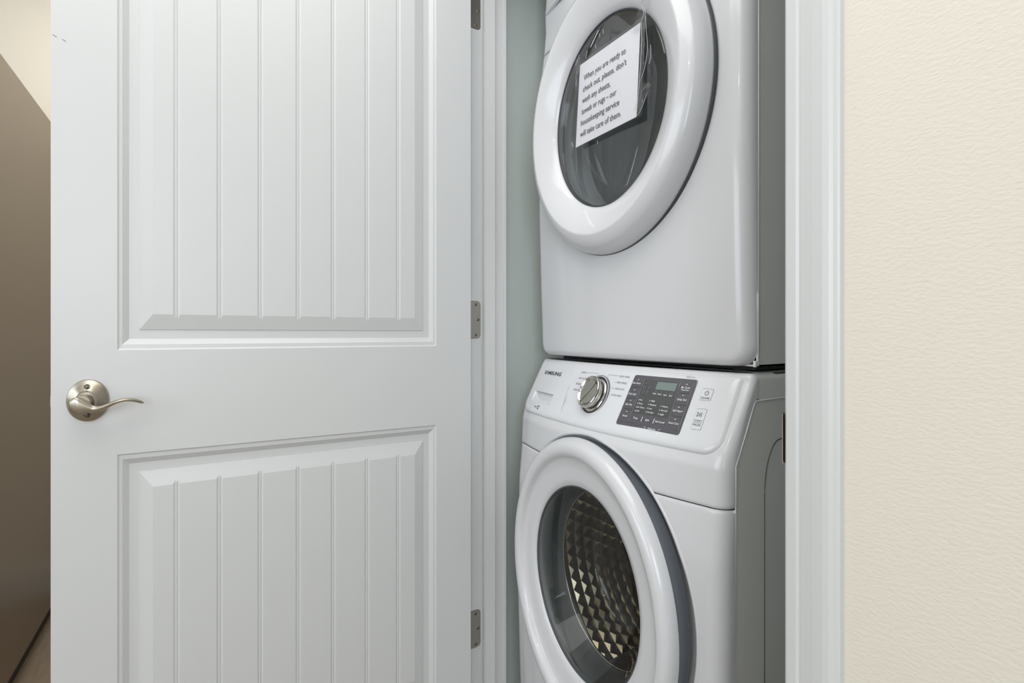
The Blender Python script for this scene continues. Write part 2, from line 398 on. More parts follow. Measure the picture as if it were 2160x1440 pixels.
# ---------------------------------------------------------------- machine surfaces
UL,URT=.027,.597; CU=.312
def bow(u): return max(0,1-((u-CU)/.285)**2)
def con(u,z):
    k=(z+.19)/.123
    return .130+.067*k-bow(u)*(.033-.005*k)
def cross(vf,uL,uR,rc,vb,n=44,na=7):
    P=[(uL,vb)]
    v=vf(uL+rc)
    for k in range(na): a=math.pi/2*k/na; P.append((uL+rc-rc*math.cos(a),v+rc-rc*math.sin(a)))
    for k in range(n+1): u=uL+rc+(uR-uL-2*rc)*k/n; P.append((u,vf(u)))
    v=vf(uR-rc)
    for k in range(1,na+1): a=math.pi/2*k/na; P.append((uR-rc+rc*math.sin(a),v+rc-rc*math.cos(a)))
    P.append((uR,vb)); return P
def frange(a,b,n): return [a+(b-a)*i/n for i in range(n+1)]
def ringhole(cu,cz,Ru,Rz,f): 
    return lambda c: ((c[0]-cu)/Ru)**2+((c[2]-cz)/Rz)**2<f*f and c[1]<.3
def snaphole(VF,C,Ru,Rz,f,vf):
    V,F=VF; out=[]
    for x,y,z in V:
        a,b=(x-C[0])/Ru,(z-C[1])/Rz; r=math.hypot(a,b)
        if 1e-6<r<f and y<.3:
            nx,nz=C[0]+Ru*a/r*f,C[1]+Rz*b/r*f
            if UL+.03<nx<URT-.03: y=vf(nx,nz-CZ)
            x,z=nx,nz
        out.append((x,y,z))
    return out,F
def body_shell(parent,z0,z1,v0,name='cabinet'):
    t=.003
    L=[((UL,v0,z0),(UL+t,.80,z1)),((URT-t,v0,z0),(URT,.80,z1)),((UL,.797,z0),(URT,.80,z1)),((UL,v0,z0),(URT,.80,z0+t)),((UL,v0,z1-t),(URT,.80,z1))]
    V,F=boxes(L); return mk(name,V,F,M['side'],parent)
def prism_side(poly,u0,u1):
    n=len(poly); V=[(u0,)+p for p in poly]+[(u1,)+p for p in poly]
    F=[tuple(range(n)),tuple(range(n,2*n))[::-1]]+[(i,(i+1)%n,n+(i+1)%n,n+i) for i in range(n)]
    return V,F
# ================================================================= WASHER
wa=empty('washing_machine',(CU,.45,0),label='white front-loading washer with a silver dial, bottom machine of the stack in the closet',cat='washing machine')
WC=(.3135,CZ-.490); WRu,WRz=.241,.285
VE=[(-1.2,.140),(-.88,.126),(-.6,.117),(-.35,.122),(-.27,.130),(-.19,.134)]
def ve(z): return interp(z,[a for a,b in VE],[b for a,b in VE])
def vlow(u,z): return ve(z)-bow(u)*.038
zf=.025
# lower front panel
rows=[]
zl=[zf-CZ]+frange(zf-CZ+.01,-.274,70)+[-.2705,-.2682]
for i,z in enumerate(zl):
    ins=.0018 if i==len(zl)-1 else (.0004 if i==len(zl)-2 else 0)
    sag=lambda u: -.004*(1-min(1,abs(u-.55)/.06))**1 if False else 0
    rows.append([(u,v,CZ+z) for u,v in cross(lambda u:vlow(u,z)+ins,UL+ins-.0008,URT-ins+.0008,.030,.152)])
V,F=snaphole(grid(rows,skip=ringhole(*WC,WRu,WRz,1.008)),WC,WRu,WRz,1.022,vlow); mk('front_panel',V,F,M['enamel'],wa,smooth=True)
# upper front panel (shoulder behind and below the control panel)
def vback(z): return .152 if z<-.203 else (.152+(z+.203)/(.0965)*.050 if z<-.1065 else .2115)
def rcu(z): return .026 if z<-.2 else (.026-.014*(z+.2)/.08 if z<-.12 else .012)
def vup(u,z):
    if z<-.205: return vlow(u,z)
    a=vlow(u,-.205); b=con(u,max(z,-.185))+.006
    if z<-.185: return a+(b-a)*(z+.205)/.02
    return b
rows=[]
for z in [-.2667,-.2655]+frange(-.262,-.075,40):
    ins=.0018 if z==-.2667 else (.0004 if z==-.2655 else 0)
    rows.append([(u,v,CZ+z) for u,v in cross(lambda u:vup(u,z)+ins,UL+ins-.0008,URT-ins+.0008,rcu(z),max(vback(z),vup(UL,z)+rcu(z)+.0005))])
for k in range(1,6):
    a=math.pi/2*k/5; ins=.0105*(1-math.cos(a)); z=-.075+.011*math.sin(a)
    rows.append([(u,v,CZ+z) for u,v in cross(lambda u:vup(u,-.075)+ins,UL+ins-.0008,URT-ins+.0008,.012-ins,.2125)])
V,F=snaphole(grid(rows,skip=ringhole(*WC,WRu,WRz,1.008)),WC,WRu,WRz,1.022,vup); mk('upper_front_panel',V,F,M['enamel'],wa,smooth=True)
# dark joint behind the seam
V,F=grid([[(u,v+.0025,CZ+z) for u,v in cross(lambda u:vlow(u,z),UL+.0005,URT-.0005,.030,.152)] for z in (-.275,-.26)],skip=ringhole(*WC,WRu,WRz,1.018)); mk('seam_gap',V,F,M['dark'],wa,smooth=True)
# side panels and back
poly=[(.1525,zf),(.1525,CZ-.2035),(.2035,CZ-.1075),(.80,CZ-.1075),(.80,zf)]
for a,b in ((UL,UL+.003),(URT-.003,URT)):
    V,F=prism_side(poly,a,b); mk('side_panel',V,F,M['side'],wa)
V,F=boxes([((UL,.797,zf),(URT,.80,CZ-.11))]); mk('back_panel',V,F,M['side'],wa)
# light folded edge of the side panel
ed=[(.1525,zf),(.1525,CZ-.2035),(.2005,CZ-.1110),(.2055,CZ-.1068),(.80,CZ-.1068)]
V,F=tube([(URT+.0004,)+p for p in ed],.0012,8); mk('side_edge',V,F,M['enamel2'],wa,smooth=True)
# stamped outline on the side
st=[(.2287,zf+.05)]+[(.2287,CZ-.26)]+[(.2287+.045*(1-math.cos(math.radians(a))),CZ-.26+.086*math.sin(math.radians(a))) for a in range(10,91,10)]+[(.72,CZ-.174)]
V,F=tube([(URT+.0001,)+p for p in st],.0009,6); mk('stamped_outline',V,F,M['seal'],wa,smooth=True)
# top cover
rows=[]
for k in range(0,7):
    a=math.pi/2*k/6; rows.append([(URT-.012+.012*math.cos(a),v,CZ-.075+.012*math.sin(a)) for v in (.2130,.80)])
rows=[[(URT,.2130,CZ-.1055),(URT,.80,CZ-.1055)]]+rows
rl=[[(2*CU-p[0],p[1],p[2]) for p in r] for r in rows][::-1]
V,F=grid(rows+rl); mk('top_cover',V,F,M['side'],wa,smooth=True,ang=40)
# stacking bracket between the machines
V,F=boxes([((URT-.018,.262,CZ-.0760),(URT-.003,.42,CZ-.0642))]); 
V=[Vector(v) for v in V]
for v in V:
    if v.y<.3 and v.z<CZ-.07: v.y+=.018
mk('stacking_bracket',V,F,M['seal'],wa)
# control panel: proud rounded slab, split in detergent drawer and panel
cu0,cu1,cz0,cz1=.0285,.5855,-.1915,-.0655
def rr_z(u,r=.030):
    d=min(u-cu0,cu1-u)
    k=0 if d>=r else r-math.sqrt(max(0,r*r-(r-d)**2))
    return cz0+k, cz1-k*.25
def sdf(u,z,r=.030):
    hx,hz=(cu1-cu0)/2,(cz1-cz0)/2; x=abs(u-(cu0+cu1)/2); y=z-(cz0+cz1)/2
    rr=r if y<0 else r*.35
    y=abs(y); qx,qy=x-hx+rr,y-hz+rr
    return -(math.hypot(max(qx,0),max(qy,0))+min(max(qx,qy),0)-rr)
def slab(ua,ub,name):
    us=[]
    e=.016
    for f in [0,.02,.06,.12,.2,.3,.42,.56,.7,.85,1]:
        us+= [cu0+e*f*1.6,cu1-e*f*1.6]
    us+=frange(cu0,cu1,70); us=uniq([x for x in us if ua<=x<=ub]+[ua,ub])
    fr=[0,.01,.03,.06,.1,.15,.2,.3,.45,.6,.72,.82,.88,.92,.95,.975,.99,1]
    rows=[]
    R=.015
    for f in fr:
        row=[]
        for u in us:
            a,b=rr_z(u); z=a+(b-a)*f; d=max(0,sdf(u,z)); d=min(d,R)
            drop=R*.9*(1-math.sqrt(max(0,1-(1-d/R)**2)))
            row.append((u,con(u,z)+drop,CZ+z))
        rows.append(row)
    V,F=grid(rows); return V,F
# drawer pocket cut: skip faces inside the pocket and add a scoop
SEAM=.2045
def seamu(z): return .1955+(-.0774-z)*.18
def slab2(side):
    V,F=slab(cu0,SEAM,'d') if side==0 else slab(SEAM,cu1,'c')
    out=[]
    for x,y,z in V:
        if abs(x-SEAM)<1e-6:
            zz=z-CZ; x=seamu(zz)+(-.0006 if side==0 else .0006); 
        out.append((x,y,z))
    # skirt at the seam
    idx=[i for i,(p,q) in enumerate(zip(V,out)) if abs(p[0]-SEAM)<1e-6]; n=len(out)
    out+= [(out[i][0],out[i][1]+.012,out[i][2]) for i in idx]
    F=list(F)+[(idx[k],idx[k+1],n+k+1,n+k) for k in range(len(idx)-1)]
    return out,F
pk=(.0640,.1560,-.1620,-.1385)   # pocket u0,u1,z0,z1
V,F=slab2(0)
# refine: build the drawer as its own finer grid with a scooped pocket
def drawer():
    us=uniq([cu0+.016*1.6*f for f in [0,.02,.06,.12,.2,.3,.42,.56,.7,.85,1]]+frange(cu0+.03,SEAM,60)+[pk[0]-.001,pk[0]+.0005,pk[0]+.003,pk[1]-.003,pk[1]-.0005,pk[1]+.001])
    rows=[]; R=.015
    zs0=uniq([pk[2]-.001,pk[2]+.0005,pk[2]+.003,pk[3]-.0025,pk[3]-.0005,pk[3]+.0010]+frange(pk[2],pk[3],8))
    fr=[0,.01,.03,.06,.1,.15,.2]
    for j in range(7+len(zs0)+9):
        row=[]
        for u in us:
            a,b=rr_z(u)
            if j<7: z=a+(pk[2]-.004-a)*(j/7)**1.7
            elif j<7+len(zs0): z=zs0[j-7]
            else: f=(j-6-len(zs0))/9; z=pk[3]+.004+(b-pk[3]-.004)*(1-(1-f)**1.7)
            d=min(R,max(0,sdf(u,z))); drop=R*.9*(1-math.sqrt(max(0,1-(1-d/R)**2)))
            h=0
            du=min(u-pk[0],pk[1]-u); zt=pk[3]-z; zb=z-pk[2]
            if du>0 and zt>0 and zb>0:
                h=.020*min(1,du/.003)*min(1,zt/.0022)*(min(1,zb/(pk[3]-pk[2]))**.8)
                lu=(u-pk[0])/(pk[1]-pk[0]); h*=min(1,.25+lu*1.6)
            x=u if u<SEAM-1e-6 else seamu(z)-.0006
            row.append((x,con(u,z)+drop+h,CZ+z))
        rows.append(row)
    V,F=grid(rows); idx=[j*len(us)+len(us)-1 for j in range(len(rows))]; n=len(V)
    V+=[(V[i][0],V[i][1]+.012,V[i][2]) for i in idx]; F+=[(idx[k],idx[k+1],n+k+1,n+k) for k in range(len(idx)-1)]
    return V,F
V,F=drawer(); dr=mk('detergent_drawer',V,F,M['enamel2'],wa,smooth=True,ang=50)
V,F=slab2(1); cp=mk('control_panel',V,F,M['enamel2'],wa,smooth=True,ang=60)
rows=[[(seamu(z)-.003,con(.2,z)+.010,CZ+z),(seamu(z)+.003,con(.2,z)+.010,CZ+z)] for z in frange(cz0+.004,cz1-.004,10)]
V,F=grid(rows); mk('drawer_gap',V,F,M['dark'],wa)
def onc(P,eps=.0004):   # (u,z) -> point floating just proud of the control panel
    return [(u,con(u,z)-eps,CZ+z) for u,z in P]
TXS=.0031
def lab(items,name,m,parent,eps=.0006):
    for s,u,z,w,h,b in items:
        P,F=textmesh(s,w,h,b); mk(name,onc([(u+x,z+y-h*.34) for x,y in P],eps),F,m,parent)
def strip(P,w,eps=.0005):
    """thin printed line through (u,z) points"""
    VF=[]
    for a,b in zip(P[:-1],P[1:]):
        dx,dz=b[0]-a[0],b[1]-a[1]; l=math.hypot(dx,dz); nx,nz=-dz/l*w/2,dx/l*w/2
        VF.append((onc([(a[0]+nx,a[1]+nz),(b[0]+nx,b[1]+nz),(b[0]-nx,b[1]-nz),(a[0]-nx,a[1]-nz)],eps),[(0,1,2,3)]))
    return merge(*VF)
def polyline(P,w,eps=.0005): return strip(P,w,eps)
# maker's lettering
P_,F_=textmesh('S\u039bMSUNG',.079,.0108,.035,space=1.04)
mk('maker_lettering',[p for p in onc([(.1130+x,-.0982+y) for x,y in P_])],F_,M['ink'],dr)
P_,F_=textmesh('VRT',.014,.0048,.012); VF=[(onc([(.1020+x,-.1735+y) for x,y in P_]),F_)]
an=[(.1155+.0034*math.cos(a),-.1715+.0034*math.sin(a)) for a in frange(0,math.pi*1.75,16)]
VF.append(strip(an,.0020)); mk('vibration_mark',*merge(*VF),M['ink'],dr)
# dial
KC=(.2985,-.1245); nrm=Vector((0,-1,.50)).normalized()
kb=Vector((KC[0],con(*KC),CZ+KC[1]))
ka=Vector((1,0,0)); kv=Vector((0,.50,1)).normalized()
def kd(prof,n=64,su=.84):
    rows=[[kb+nrm*h+ka*su*r*math.cos(2*math.pi*i/n)+kv*r*math.sin(2*math.pi*i/n) for i in range(n)] for r,h in prof]
    return grid(rows,closed=True)
V,F=kd([(.0435,-.002),(.0435,.0016),(.0428,.0022),(.0420,.0022)]); mk('dial_ring',V,F,M['rim'],cp,smooth=True,ang=40)
V,F=kd([(.0420,.0020),(.0402,.0022)]); mk('dial_ring',V,F,M['enamel2'],cp)
V,F=kd([(.0402,.0024),(.0398,.0028),(.0362,.0028),(.0360,.0020)]); mk('dial_groove',V,F,M['ink'],cp,smooth=True,ang=40)
V,F=kd([(.0360,.0022),(.0330,.0040),(.0315,.0042),(.0310,.0020)]); mk('dial_collar',V,F,M['chrome'],cp,smooth=True,ang=40)
V,F=kd([(.0308,.0030),(.0308,.006),(.0302,.007)]); mk('dial_base',V,F,M['ink'],cp,smooth=True)
V,F=kd([(.0305,.004),(.0310,.009),(.0305,.0115),(.0325,.0130),(.0338,.0150),(.0338,.0195),(.0328,.0217),(.0312,.0225),(.0262,.0200),(.0256,.0192),(0,.0192)]); kn=mk('dial_knob',V,F,M['chrome'],cp,smooth=True,ang=30)
V,F=kd([(.0255,.0196),(0,.0196)],su=.84); mk('dial_face',V,F,M['knob'],kn)
a=math.radians(52); dx=ka*math.cos(a)*.84+kv*math.sin(a); px=(ka*-math.sin(a)*.84+kv*math.cos(a))
gb=kb+nrm*.0195; rows=[]
for s in frange(-1,1,12):
    hw=.0042*(1-.3*abs(s))
    rows.append([gb+dx*.0245*s+px*o*hw+nrm*h for o,h in ((-1,0),(-.8,.0035),(0,.0042),(.8,.0035),(1,0))])
V,F=grid(rows); mk('dial_grip',V,F,M['knob'],kn,smooth=False)
# display
uc,zc=.4475,-.1228; hu,hz=.0655,.0440
def rplate(uc,zc,hu,hz,r,e0,e1,n=6,nb=8):
    O=rrect(hu,hz,r,n); rows=[]
    for k,e in ((1.0,e0),(1.0,e1),(.985,e1+.0003)): rows.append(onc([(uc+x*k,zc+z*k) for x,z in O],e))
    V,F=grid(rows,closed=True)
    # fill: horizontal strips following the bow
    m=len(O); half=[O[i] for i in range(m)]
    for s in (.75,.5,.25,.02):
        V+=onc([(uc+x*s*.985,zc+z*.985*s) for x,z in O],e1+.0003)
    for q in range(2,6):
        for i in range(m): F.append((q*m+i,q*m+(i+1)%m,(q+1)*m+(i+1)%m,(q+1)*m+i))
    F.append(tuple(range(6*m,7*m)))
    return V,F
V,F=rplate(uc,zc,hu,hz,.004,-.001,.0012); dp_=mk('display',V,F,M['disp'],cp,smooth=False)
V,F=rplate(.4470,-.1148,.0365,.0290,.0008,.0012,.0018,2); mk('display_window',V,F,M['scr'],dp_)
V,F=rplate(.4590,-.0938,.0200,.0066,.0004,.0018,.0024,2); mk('lcd',V,F,M['lcd'],dp_)
TX=[('Extra Rinse',.3942,-.0929,.0190),('Extra Spin',.3948,-.1124,.0175),('Spin Only',.3957,-.1308,.0155),('Sound',.3968,-.1505,.0112),
('Wash',.4414,-.1075,.0076),('Rinse',.4523,-.1075,.0078),('Spin',.4635,-.1078,.0064),('End',.4745,-.1079,.0056),
('Hot',.4188,-.1206,.0060),('Warm',.4208,-.1268,.0095),('Eco Warm',.4245,-.1330,.0158),('Cold',.4202,-.1394,.0076),('High',.4444,-.1199,.0080),('Medium',.4474,-.1263,.0130),('Low',.4447,-.1326,.0072),('No Spin',.4477,-.1388,.0128),
('Heavy',.4722,-.1264,.0112),('Normal',.4729,-.1329,.0122),('Light',.4714,-.1393,.0086),('Temp.',.4223,-.1514,.0110),('Spin',.4475,-.1516,.0082),('Soil Level',.4727,-.1513,.0182),
('My Cycle',.4970,-.0925,.0164),('*Cycle Save',.4973,-.0965,.0150),('Delay End',.4978,-.1121,.0172),('Self Clean+',.4980,-.1304,.0190),('Smart Care',.4985,-.1498,.0186),('*Child Lock',.4620,-.1642,.0160)]
small={'Wash','Rinse','End','Hot','Warm','Eco Warm','Cold','High','Medium','Low','No Spin','Heavy','Normal','Light','*Cycle Save','*Child Lock'}
lab([(s,u,z,w,.0036 if s in small or z>-.11 and s=='Spin' else .0046,.012) for s,u,z,w in TX],'display_label',M['white'],dp_,.0029)
VF=[]
for u,z in ((.3948,-.0869),(.3950,-.1053),(.3956,-.124),(.3967,-.1435),(.4968,-.0872),(.4970,-.1056),(.4972,-.1246),(.4981,-.1437)): VF.append(strip([(u-.0015,z),(u+.0015,z)],.0010,.0022))
for u,z in ((.4353,-.1517),(.4601,-.1517)): VF.append(strip([(u,z+.0040),(u,z-.0040)],.0012,.0022))
for u,z in ((.4136,-.1208),(.4138,-.1269),(.4144,-.1333),(.415,-.1399),(.4375,-.12),(.4377,-.1264),(.4383,-.1327),(.4387,-.139),(.4636,-.1266),(.4637,-.1329),(.4644,-.1393)): VF.append(strip([(u,z+.0012),(u,z-.0012)],.0009,.0028))
VF.append(strip([(.4460,-.1622),(.4460,-.1635),(.4500,-.1640)],.0005,.0022)); VF.append(strip([(.4780,-.1622),(.4780,-.1635),(.4740,-.1640)],.0005,.0022))
mk('indicator_marks',*merge(*VF),M['white'],dp_,kind='stuff')
VF=[]
def circ(u,z,r,a0=0,a1=2*math.pi,n=12): return [(u+r*math.cos(a),z+r*1.1*math.sin(a)) for a in frange(a0,a1,n)]
VF+=[strip(circ(.4145,-.0918,.0009),.0006,.0028),strip([(.4153,-.0918),(.4185,-.0918)],.0007,.0028)]
VF+=[strip(circ(.4156,-.0996,.0021),.0006,.0028),strip(circ(.4156,-.0978,.0014,0,math.pi),.0006,.0028)]
VF+=[strip([(.4232,-.1000),(.4248,-.0972),(.4262,-.1000),(.4275,-.0975)],.0007,.0028)]
VF+=[strip([(.4140,-.1080),(.4140,-.1048),(.4180,-.1048),(.4180,-.1080),(.4140,-.1080)],.0006,.0028),strip(circ(.4251,-.1063,.0020),.0006,.0028)]
for u in (.4424,.4530,.4640,.4750): VF.append(strip(circ(u,-.1043,.0013,-1.5,2.2,8),.0006,.0028))
VF+=[strip([(u,-.1012),(u+.0,-.1012-.0001)],.0001,.0028) for u in ()]
VF.append(strip([(.4088,-.0835),(.4092,-.1588)],.0006,.0024)); VF.append(strip([(.4842,-.0850),(.4872,-.1580)],.0006,.0024)); VF.append(strip([(.5090,-.0850),(.5108,-.1640)],.0008,.0022))
mk('display_line_art',*merge(*VF),M['grey'],dp_,kind='stuff')
VF=[strip([(.3842,-.1005),(.4040,-.1005)],.0006,.0019),strip([(.3846,-.1196),(.4052,-.1196)],.0006,.0019),strip([(.3865,-.1387),(.4066,-.1387)],.0006,.0019),strip([(.4887,-.1016),(.5067,-.1016)],.0006,.0019),strip([(.4892,-.1205),(.5080,-.1205)],.0006,.0019),strip([(.4899,-.139),(.5080,-.139)],.0006,.0019),strip([(.3868,-.1612),(.5112,-.1606)],.0006,.0019)]
mk('display_key_lines',*merge(*VF),M['ink'],dp_,kind='stuff')
# printed programme names round the dial
PN=[('NORMAL',.2343,-.084,.0185),('HEAVY DUTY',.2376,-.0963,.0271),('BEDDING',.2325,-.108,.0191),('RINSE+SPIN',.2364,-.12,.0251),('QUICK WASH',.3565,-.0841,.0262),('PERM PRESS',.3561,-.0958,.0262),('DELICATES',.3575,-.1072,.0230),('ACTIVE WEAR',.3543,-.1193,.0272),('*(Hold 3 sec)',.4972,-.0746,.0170)]
lab([(s,u,z,w,.0050 if s[0]!='*' else .0040,0) for s,u,z,w in PN],'programme_label',M['grey'],cp)
VF=[strip([(.2451,-.0836),(.2815,-.0830),(.2826,-.0855)],.0005),strip([(.3120,-.087),(.3132,-.0832),(.3400,-.0836)],.0005),strip([(.3355,-.0959),(.3403,-.0957)],.0005),strip([(.3345,-.107),(.3441,-.1071)],.0005)]
mk('programme_lines',*merge(*VF),M['grey'],cp,kind='stuff')
# push buttons
def button(name,u,z,hu,hz,r,e=.0004):
    V,F=rplate(u,z,hu+.0004,hz+.0005,r,-.001,.0001,5); f=mk('button_gap',V,F,M['grey'],cp)
    V,F=rplate(u,z,hu,hz,r*.9,-.001,e,5); b=mk(name,V,F,M['enamel2'],cp); return b
b=button('power_button',.5354,-.1006,.0094,.0088,.0022)
VF=[strip(circ(.5356,-.0980,.0030,math.radians(125),math.radians(415),16),.0007,.0012),strip([(.5356,-.0938),(.5356,-.0975)],.0007,.0012)]
mk('power_symbol',*merge(*VF),M['ink'],b); lab([('POWER',.5356,-.1060,.0148,.0042,0)],'button_label',M['ink'],b,.0012)
b=button('start_button',.5366,-.1389,.0084,.0157,.0024)
VF=[strip([(.5320,-.1283),(.5320,-.1352),(.5362,-.1318),(.5320,-.1283)],.0007,.0012),strip([(.5372,-.1283),(.5372,-.1352)],.0007,.0012),strip([(.5392,-.1283),(.5392,-.1352)],.0007,.0012),strip([(.5296,-.1442),(.5432,-.1442)],.0004,.0012)]
mk('start_symbol',*merge(*VF),M['ink'],b); lab([('START',.5365,-.1412,.0130,.0042,0),('PAUSE',.5365,-.1474,.0130,.0042,0)],'button_label',M['ink'],b,.0012)
# recess around the washer door
def surf_ring(C,Ru,Rz,vf,fs,n=128):
    rows=[]
    for f,off in fs:
        rows.append([(C[0]+Ru*f*math.cos(a),vf(C[0]+Ru*f*math.cos(a),C[1]+Rz*f*math.sin(a)-CZ)+off,C[1]+Rz*f*math.sin(a)) for a in [2*math.pi*i/n for i in range(n)]])
    return grid(rows,closed=True)
wsurf=lambda u,z: vup(u,z) if z>-.268 else vlow(u,z)
V,F=surf_ring(WC,WRu,WRz,wsurf,[(1.044,-.0002),(1.040,-.0011),(1.026,-.0011),(1.016,.002),(1.006,.008),(.990,.018),(.90,.024)]); mk('door_recess',V,F,M['enamel'],wa,smooth=True)
# door, standing very slightly ajar on its left-hand hinge
def ajar(VF):
    V,F=VF; out=[]
    for x,y,z in V:
        a,b=(x-WC[0])/WRu,(z-WC[1])/WRz; r=math.hypot(a,b)
        dx=-.010*max(0,-a/max(r,1e-6))*max(0,min(1,(.86-r)/.2))*min(1,r/.65)
        out.append((x-.003+dx,y+.05*(.47-x),z))
    return out,F
wd=mk('door',*ajar(lathe(*WC,WRu,WRz,[(.652,.092),(.655,.0860),(.667,.0815),(.71,.0790),(.78,.0765),(.850,.0745),(.862,.0725),(.872,.0660),(.885,.0620),(.905,.0600),(.935,.0595),(.960,.0615),(.980,.0665),(.993,.0740),(1.0,.0830),(.999,.0850)])),M['enamel'],wa,smooth=True)
mk('door_rim',*ajar(lathe(*WC,WRu,WRz,[(.999,.0848),(.996,.0865),(.985,.0890),(.985,.104),(.975,.118),(.70,.125)])),M['rim'],wd,smooth=True,ang=40)
mk('glass_seal',*ajar(lathe(*WC,WRu,WRz,[(.660,.0855),(.652,.0850),(.644,.0870),(.640,.095)])),M['seal'],wd,smooth=True)
mk('door_glass',*ajar(lathe(*WC,WRu,WRz,[(.647,.0875),(.61,.0850),(.45,.0815),(.3,.0795),(.15,.0785),(.001,.0783)])),M['wglass'],wd,smooth=True)
mk('glass_bowl',*ajar(lathe(*WC,WRu,WRz,[(.628,.093),(.600,.110),(.565,.130),(.52,.155),(.49,.180),(.47,.205),(.44,.216),(.38,.221),(.001,.224)])),M['wglass'],wd,smooth=True)
mk('door_seal',*lathe(*WC,WRu,WRz,[(.70,.100),(.66,.105),(.645,.118),(.640,.135),(.632,.150),(.620,.156),(.612,.158)]),M['seal'],wa,smooth=True)
mk('drum_rim',*lathe(*WC,WRu,WRz,[(.613,.156),(.606,.1545),(.600,.1565),(.602,.160),(.65,.166)]),M['chrome'],wa,smooth=True)
# drum with embossed diamonds
n=60; VV=[];FF=[]
def dr_pt(r,a,v): return (WC[0]+WRu*r*math.cos(a),v,WC[1]+WRz*r*math.sin(a))
RB=.985; 
vs=frange(.235,.485,9)
for j in range(len(vs)):
    for i in range(n):
        VV.append(dr_pt(RB,2*math.pi*(i+(j%2)*.5)/n,vs[j]))
for j in range(len(vs)-1):
    for i in range(n):
        o=j%2
        a=j*n+i;b=j*n+(i+1)%n
        if o==0: c=(j+1)*n+i; d=(j+1)*n+(i-1)%n
        else: c=(j+1)*n+(i+1)%n; d=(j+1)*n+i
        # triangles a,b,c and a,c,d with raised centres
        for tri in ((a,b,c),(a,c,d)):
            m_=sum((Vector(VV[k]) for k in tri),Vector())/3
            dirv=Vector((WC[0],m_.y,WC[1]))-m_; m_=m_+dirv.normalized()*(.0058 if tri==(a,b,c) else .0015)
            VV.append(tuple(m_)); q=len(VV)-1
            FF+=[(tri[0],tri[1],q),(tri[1],tri[2],q),(tri[2],tri[0],q)]
V2,F2=lathe(*WC,WRu,WRz,[(.62,.163),(.90,.168),(.97,.175),(RB,.185),(RB,.235)],n)
V3,F3=lathe(*WC,WRu,WRz,[(RB,.485),(.93,.500),(.8,.505),(.75,.498),(.3,.490),(.25,.500),(.001,.500)],n)
mk('drum',*merge((VV,FF),(V2,F2),(V3,F3)),M['drum'],wa)
for k in range(3):
    a0=math.radians(132+120*k); rows=[]
    for v in frange(.20,.47,8):
        w=.10*(1-.3*(v-.2)/.27); hh=.16*math.sin(math.pi*min(1,max(.08,(v-.19)/.29)))**.4
        rows.append([dr_pt(.98,a0-w,v),dr_pt(.98-hh*.7,a0-w*.45,v),dr_pt(.98-hh,a0,v),dr_pt(.98-hh*.7,a0+w*.45,v),dr_pt(.98,a0+w,v)])
    V,F=grid(rows); F+=[tuple(range(5)),tuple(range(len(V)-5,len(V)))[::-1]]; mk('drum_paddle',V,F,M['rim'],wa,smooth=True,ang=50)
for x in (UL+.04,URT-.04):
    for y in (.19,.75):
        V,F=lathe2((x,y,0),(0,0,1),[(.022,0),(.022,.012),(.010,.014),(.010,.03)],16); mk('foot',V,F,M['dark'],wa)
# ================================================================= DRYER
zd0=CZ-.0535; zd1=zd0+.984
dy=empty('clothes_dryer',(CU,.45,zd0),label='white tumble dryer with smoked round door window, stacked on top of the washer',cat='dryer')
DC=(.3105,CZ+.4475); DRu,DRz=.241,.2865
VD=[(-.06,.190),(.0,.1885),(.12,.1840),(.3,.1790),(.5,.1795),(.6,.1815),(.66,.1870),(.70,.1930),(.76,.1985),(.80,.197),(.93,.205)]
def vd(u,z): return interp(z,[a for a,b in VD],[b for a,b in VD])-bow(u)*.016
RCd=.028; RB_=.034
def dry_rows(zlist,bottom=False,insl=None):
    rows=[]
    for i,z in enumerate(zlist):
        ins=0; k=0
        if bottom:
            d=z-(zd0-CZ)
            if d<RB_: ins=RB_-math.sqrt(max(0,RB_**2-(RB_-d)**2))
            if d<.014: k=.014-math.sqrt(max(0,.014**2-(.014-d)**2))
        if insl: k+=insl[i]
        rows.append([(u,v,CZ+z) for u,v in cross(lambda u:vd(u,z)+k,UL+ins*.85-.0012,URT-ins*.85+.0012,RCd,.2110)])
    return rows
zb=zd0-CZ
zl=[zb+x for x in (0,.0006,.002,.004,.007,.010,.014,.020,.027,.034)]+frange(zb+.045,.692,80)+[.6965,.6985]
V,F=grid(dry_rows(zl,True,[0]*(len(zl)-2)+[.0004,.002]),skip=ringhole(*DC,DRu,DRz,.93)); 
n=len(V); row0=list(range(len(cross(lambda u:0,0,1,.1,.5))))
mk('front_panel',V,F,M['enamel'],dy,smooth=True)
zl=[.7005,.702]+frange(.705,.92,40)
V,F=grid(dry_rows(zl,False,[.002,.0004]+[0]*41),skip=ringhole(*DC,DRu,DRz,.93)); mk('upper_front_panel',V,F,M['enamel'],dy,smooth=True)
V,F=grid([[(u,v+.0025,CZ+z) for u,v in cross(lambda u:vd(u,z),UL+.0005,URT-.0005,RCd,.2105)] for z in (.69,.71)],skip=ringhole(*DC,DRu,DRz,.93)); mk('seam_gap',V,F,M['dark'],dy)
